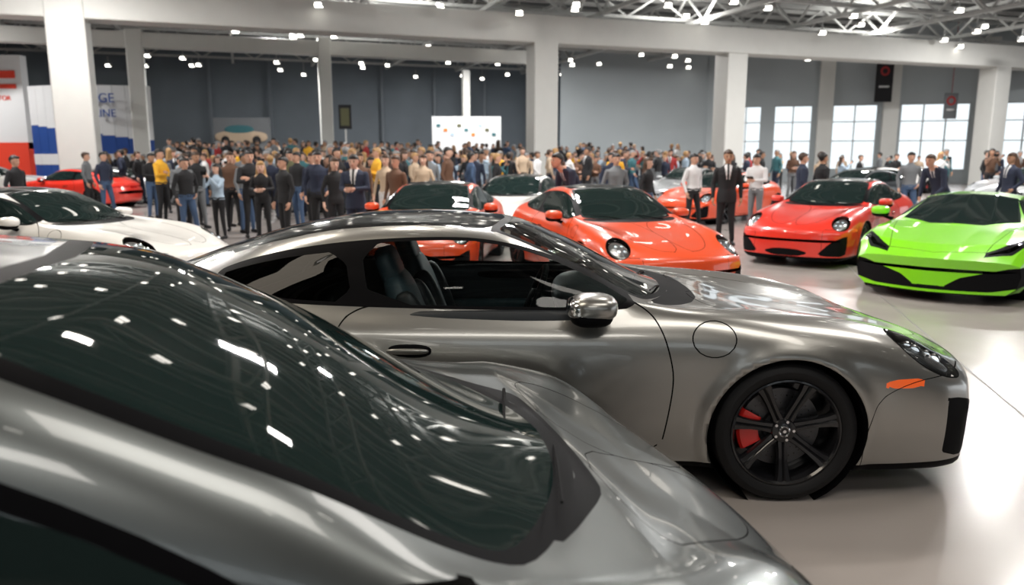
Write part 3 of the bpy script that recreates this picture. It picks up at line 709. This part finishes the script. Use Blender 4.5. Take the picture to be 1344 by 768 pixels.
# ------------------------------------------------------------------ hall
def floor_mat():
    m,n,l,b=newmat('polished_floor'); setp(b,Roughness=.16)
    g=n.new('ShaderNodeNewGeometry'); t=n.new('ShaderNodeTexNoise'); t.inputs['Scale'].default_value=.35; t.inputs['Detail'].default_value=6
    l.new(g.outputs['Position'],t.inputs['Vector'])
    r=n.new('ShaderNodeValToRGB'); r.color_ramp.elements[0].color=(.33,.30,.285,1); r.color_ramp.elements[1].color=(.42,.385,.365,1)
    r.color_ramp.elements[0].position=.3; r.color_ramp.elements[1].position=.7
    l.new(t.outputs['Fac'],r.inputs[0]); l.new(r.outputs[0],b.inputs['Base Color'])
    t2=n.new('ShaderNodeTexNoise'); t2.inputs['Scale'].default_value=3; l.new(g.outputs['Position'],t2.inputs['Vector'])
    mr=n.new('ShaderNodeMapRange'); mr.inputs[3].default_value=.14; mr.inputs[4].default_value=.28; l.new(t2.outputs['Fac'],mr.inputs[0]); l.new(mr.outputs[0],b.inputs['Roughness'])
    return m
WALLG=mat('back_wall_grey',(.17,.20,.23),.8,noise=.12,scale=.6)
WALLL=mat('light_grey_wall',(.42,.46,.48),.8,noise=.06,scale=.5)
COLM=mat('column_white',(.66,.66,.63),.6,noise=.04,scale=2)
CEIL=mat('ceiling_dark',(.15,.155,.155),.9,noise=.25,scale=1)
STL=mat('truss_steel',(.52,.53,.52),.5,.1,noise=.1,scale=4)
def box(name,c,d,m,rz=0,bev=0):
    b=MB(); b.box((0,0,0),d,0); o=b.obj(name,[m],smooth=False,angle=None); o.location=c; o.rotation_euler=(0,0,rz)
    if bev: mm=o.modifiers.new('b','BEVEL'); mm.width=bev; mm.segments=2
    return o
b=MB(); b.add([(-70,-25,0),(70,-25,0),(70,80,0),(-70,80,0)],[(0,1,2,3)]); b.obj('floor',[floor_mat()],smooth=False,angle=None)
b=MB(); b.tube([(2.6,2.2,.001),(3.3,4.7,.001),(4.0,7.4,.001),(4.77,10.3,.001),(6.0,14.5,.001)],[.012]*5,6,0)
b.obj('trim_1',[mat('floor_strip',(.22,.21,.2),.5)],angle=None).scale=(1,1,.2)
box('low_stage',(PC.x,PC.y,.25),(PH[0]*2,PH[1]*2,.5),mat('stage_carpet',(.06,.065,.07),.9),YA,.03)
for (x,y,w) in [(-15.7,28.2,1.25),(1.3,34.2,1.1),(10.4,37.5,1.1),(26.4,43.1,1.1),(-34,21.7,1.2),(-17.7,37.2,.72),(-9.5,40,.62),(-3.2,54.5,.5),(-30,32.8,.7)]:
    z0=.5 if x==-9.5 else 0
    o=box('column',(x,y,(7.5+z0)/2),(w,w,7.5-z0),COLM,YA,.06)
box('ceiling_beam',(Vector((1.3,34.2,6.95))),(84,1.1,1.15),COLM,YA,.05)
box('ceiling_beam',(Vector((-20.15,36.34,7.0))),(45.3,.6,.7),COLM,YA,.04)
cb=Vector((-6,60.4,0))-e1*16
box('wall_back',(cb.x,cb.y,4.7),(72,.4,9.8),WALLG,YA)
b=MB()
for k in range(-44,19,4): 
    p=Vector((-6,60.1,0))+e1*k - e2*.3; b.box((p.x,p.y,4.7),(.18,.18,9.4),0)
b.obj('trim_2',[mat('wall_rib',(.20,.23,.26),.7)],smooth=False,angle=None)
box('wall_partition',(8.6,54,4.6),(10.4,3,9.2),WALLL,-.1)
box('wall_left',(-46,22,4.7),(.4,78,9.4),mat('left_wall_paint',(.3,.31,.32),.8,noise=.05))
FR=mat('window_frame',(.30,.32,.33),.5)
PANE=glassmat('window_pane',(.95,.97,.97),.5)
b=MB(); b.box((7,-17,1.75),(106,.4,3.5)); b.box((7,-17,8.1),(106,.4,3.0))
for k in range(14): b.box((-46+k*8.15,-17,5),(1.6,.5,4.2))
b.obj('wall_front',[mat('front_wall_grey',(.15,.155,.16),.8,noise=.1)],smooth=False,angle=None)
b=MB()
for k in range(53): b.box((-46+k*2.04,-17,5.05),(.08,.15,3.1),0)
for z in (3.55,4.6,5.6,6.55): b.box((7,-17,z),(106,.15,.08),0)
b.box((7,-17.02,5.05),(106,.01,3.1),1)
b.obj('window_8',[FR,PANE],smooth=False,angle=None)
ang=math.atan2(-.283,1); ln=math.hypot(1,.283)
wins=[(14.5,16.3),(17.1,19.3),(20.5,23.0),(24.3,28.0),(29.3,32.4),(34,38),(39.6,43.6)]
def wp(X,off=0): return Vector((X,52-.283*(X-13.2),0))+Vector((-.272,-.962,0))*off
b=MB()
def wseg(x0,x1,z0,z1,th=.35,off=0,m=0,bb=b):
    c=(wp(x0,off)+wp(x1,off))/2; bb.box((c.x,c.y,(z0+z1)/2),((x1-x0)*ln,th,z1-z0),m,Matrix.Rotation(ang,3,'Z'))
wseg(13,60,4.85,9.8); wseg(13,60,0,.8)
xs=[13]+[v for w in wins for v in w]+[60]
for i in range(0,len(xs),2): wseg(xs[i],xs[i+1],.8,4.85)
b.obj('wall_right',[WALLL],smooth=False,angle=None)
for i,(x0,x1) in enumerate(wins):
    b=MB()
    for z in (.82,2.6,3.8,4.83): wseg(x0,x1,z-.03,z+.03,.12,0,0,b)
    nn=max(2,int((x1-x0)/1.1))
    for k in range(nn+1):
        xx=x0+(x1-x0)*k/nn; wseg(xx-.03,xx+.03,.8,4.85,.12,0,0,b)
    wseg(x0,x1,.82,4.83,.01,-.05,1,b)
    b.obj('window_%d'%(i+1),[FR,PANE],smooth=False,angle=None)
for k,x in enumerate((20.0,23.65,28.65,33.2,38.8)):
    b=MB(); wseg(x-.42,x+.42,0,8.6,.6,.4,0,b); b.obj('column',[COLM],smooth=False,angle=None)
b=MB(); cpts=[(-75,-30),(75,-30),(75,34.6),(13.4,52.3),(13.4,70),(-75,70)]
b.add([(x,y,9.6) for x,y in cpts]+[(x,y,9.8) for x,y in cpts],[tuple(range(6))[::-1],tuple(range(6,12))]+[(i,(i+1)%6,(i+1)%6+6,i+6) for i in range(6)])
b.obj('ceiling',[CEIL],smooth=False,angle=None)
b=MB()
def inside(p): return p.y<(52.2-.283*(p.x-13.2) if p.x>13.2 else 61+.353*(p.x+6)-.5) and p.y>-16.5
def bm(a,c,w,h):
    if inside(a) and inside(c): b.beam(a,c,w,h)
def truss(p,q,z0,z1,w,step):
    d=(q-p); L=d.length; n=int(L/step)
    for i in range(n):
        a=p+d*(i/n); c=p+d*((i+.5)/n); e=p+d*((i+1)/n)
        Z0=Vector((0,0,z0));Z1=Vector((0,0,z1))
        bm(a+Z0,e+Z0,w,w); bm(a+Z1,e+Z1,w,w); bm(a+Z0,c+Z1,w*.6,w*.6); bm(c+Z1,e+Z0,w*.6,w*.6)
O=Vector((0,0,0))
for k in range(-8,10):
    p=O+e1*(k*5.2)+e2*(-8); q=O+e1*(k*5.2)+e2*66; truss(p,q,7.9,9.2,.16,3.0)
for k in range(-1,12):
    p=O+e2*(k*5.6)+e1*(-44); q=O+e2*(k*5.6)+e1*50; truss(p,q,8.1,9.1,.14,3.2)
for k in range(-4,36):
    for j in range(-44,50,4):
        bm(O+e2*(k*1.8)+e1*j+Vector((0,0,9.4)),O+e2*(k*1.8)+e1*(j+4)+Vector((0,0,9.4)),.12,.18)
b.obj('roof_trusses',[STL],smooth=False,angle=None)
b=MB()
for i in range(-16,20):
    for k in range(-2,24):
        if random.random()<.45: continue
        p=O+e1*(i*2.6+random.uniform(-.8,.8))+e2*(k*2.8+random.uniform(-1,1)); z=random.uniform(7.2,7.8)
        if not inside(p+Vector((0,1,0))): continue
        b.beam((p.x,p.y,z),(p.x,p.y,8.0),.03,.03,0); b.box((p.x,p.y,z),(.32,.22,.2),0)
        b.box((p.x,p.y,z-.105),(.28,.18,.02),1); b.box((p.x,p.y-.115,z-.03),(.24,.02,.1),1)
b.obj('ceiling_spotlights',[STL,mat('lamp_glow',(1,.95,.86),.5,noise=0,emit=9)],smooth=False,angle=None)
# booths at left
WB=mat('booth_white',(.72,.73,.74),.5,noise=.02); RB=mat('booth_red',(.75,.05,.02),.5,noise=.04); BB=mat('booth_blue',(.01,.06,.28),.5,noise=.04)
def text(s,loc,size,m,parent,rz=0):
    cu=bpy.data.curves.new('t','FONT'); cu.body=s; cu.size=size; cu.extrude=.02; cu.materials.append(m)
    o=bpy.data.objects.new('lettering',cu); COL.objects.link(o); o.location=loc; o.rotation_euler=(math.pi/2,0,rz); o.parent=parent; return o
e=empty('red_white_display_wall',(-26.1,38,0))
def pb(nm,par,c,d,m):
    bb=MB(); bb.box((0,0,0),d); o=bb.obj(nm,[m],smooth=False,angle=None); o.location=c; o.parent=par; return o
pb('panel',e,(0,0,4.2),(5.2,.5,4.4),WB); pb('base',e,(0,-.02,1.15),(5.2,.6,2.3),RB); pb('logo_plate',e,(1.4,-.28,5.5),(1.8,.05,.35),RB); pb('logo_bar',e,(1.4,-.28,4.95),(1.8,.05,.2),RB)
text('MOTOR',(.9,-.27,4.3),.3,RB,e)
e=empty('blue_white_display_wall',(-20.0,36.6,0))
bb=MB()
for k in range(11):
    a0=-.50+k*.09; a1=a0+.09
    x0,x1=6*math.sin(a0),6*math.sin(a1); y0,y1=-6*math.cos(a0)+6,-6*math.cos(a1)+6
    bb.beam((x0,y0,.35),(x1,y1,.35),.3,.7,0)
    z1=3.1-.07*k
    bb.beam((x0,y0,(.7+z1)/2),(x1,y1,(.7+z1)/2),.3,z1-.7,1); bb.beam((x0,y0,(z1+4.9)/2),(x1,y1,(z1+4.9)/2),.3,4.9-z1,0)
    bb.beam((x0,y0-.02,1.5),(x1,y1-.02,1.5),.3,.5,0)
bb.obj('curved_panel',[WB,BB],smooth=False,parent=e,angle=None)
text('STAGE',(-.2,-.3,4.1),.6,BB,e); text('LINE',(.6,-.3,3.45),.5,BB,e)
e=empty('exhibitor_board',(-3.1,53.2,0)); pb('panel',e,(0,0,2.15),(4.7,.3,4.3),WB)
for k in range(9): pb('picture_%d'%k,e,(-1.9+k*.47,-.17,3.7-(k%3)*.3),(.26,.03,.2),[CL['teal'],CL['orange'],CL['ltblue'],CL['olive']][k%4])
e=empty('car_billboard',(-16.5,47.6,0)); pb('panel',e,(0,0,3.0),(3.4,.3,1.9),CL['grey']); pb('post',e,(0,0,1.05),(.3,.2,2.1),STL)
bb=MB(); bb.ell((0,-.22,2.8),(1.6,.06,.36),0,e=.7); bb.ell((-.1,-.22,3.2),(.9,.06,.3),1,e=.8)
for q in (-.95,.95): bb.ell((q,-.27,2.6),(.26,.05,.26),2)
bb.obj('car_picture',[CL['beige'],CL['teal'],CL['black']],parent=e)
for (x,off,z,w,h,m) in ((23.0,1.5,6.2,1.05,2.6,CL['black']),(26.6,1.5,4.6,.8,1.5,CL['grey'])):
    p=wp(x,off); e=empty('hanging_banner',(p.x,p.y,0)); pb('cloth',e,(0,0,z),(w,.04,h),m); 
    bb=MB(); bb.lathe([(-.03,.16),(-.03,.28)],24,0,c=(0,0,z+h*.2)); bb.box((0,-.03,z-h*.15),(w*.6,.02,.12),1); bb.beam((0,0,z+h/2),(0,0,9.6),.03,.03,0); bb.obj('emblem',[CL['red'],CL['white']],parent=e,angle=None)
e=empty('framed_poster',(-10.6,49.6,0)); pb('frame',e,(0,0,4.1),(.8,.08,1.5),CL['black']); pb('print',e,(0,-.05,4.1),(.55,.02,1.1),CL['olive']); 
pb('post',e,(0,.05,1.7),(.1,.08,3.4),STL)
# ------------------------------------------------------------------ lights
def area(name,loc,sx_,sy,en,col=(1,.97,.92),rz=0,rx=0):
    L=bpy.data.lights.new(name,'AREA'); L.shape='RECTANGLE'; L.size=sx_; L.size_y=sy; L.energy=en; L.color=col
    o=bpy.data.objects.new(name,L); COL.objects.link(o); o.location=loc; o.rotation_euler=(rx,0,rz); return o
for i,(x,y,en,c,a,bq) in enumerate([(-4.5,1,240,(1,.88,.72),4.5,2.2),(3,-.5,190,(1,.94,.86),4.5,2.2),(-4.5,7.5,230,(1,.91,.80),.8,.6),(-1.5,8.2,120,(1,.93,.84),.6,.4),(2.5,8.6,190,(1,.95,.89),1.0,.5),(6.5,5.5,190,(1,.94,.88),4.5,2.2),(0,-8,240,(1,.95,.88),4.5,2.2)]):
    area('added_softbox_light',(x,y,7.4),a,bq,en,c,rz=YA)  # softboxes added overhead, out of view, for soft highlights on the cars
for x,y in [(-12,14),(0,15),(11,14),(-14,24)]:
    area('added_panel_light',(x,y,7.9),1.6,.8,860,col=(1,.97,.94),rz=YA)  # panels added to brighten the hall, not fixtures of its ceiling
for x,y in [(-12,40),(6,43),(-26,32),(24,36),(-3,50),(13,30),(2,24.5),(16,24)]:
    area('added_panel_light',(x,y,7.9),1.0,.5,1050,col=(1,.98,.96),rz=YA)  # smaller added panels that brighten the far part of the hall
for x,y in [(-14,28.6),(-4,32.2),(8,36.5),(19,40.5),(-26,24.5),(-8,41)]:
    area('added_uplight',(x,y,7.65),2,.5,420,rz=YA,rx=math.pi)  # upward lights added above the beams to brighten trusses and ceiling
w=bpy.data.worlds.new('World'); scn.world=w; w.use_nodes=True
bg=w.node_tree.nodes['Background']; bg.inputs[0].default_value=(.92,.96,1,1); bg.inputs[1].default_value=1.4
# ------------------------------------------------------------------ camera
cd=bpy.data.cameras.new('camera'); cam=bpy.data.objects.new('camera',cd); COL.objects.link(cam)
cam.location=(0,0,1.65); cam.rotation_euler=(math.radians(90-10.15),0,0); cd.lens=26.79; cd.sensor_width=36
cd.dof.use_dof=True; cd.dof.focus_distance=3.9; cd.dof.aperture_fstop=2.0; cd.clip_end=300
scn.camera=cam
scn.view_settings.view_transform='Standard'
scn.view_settings.look='None'
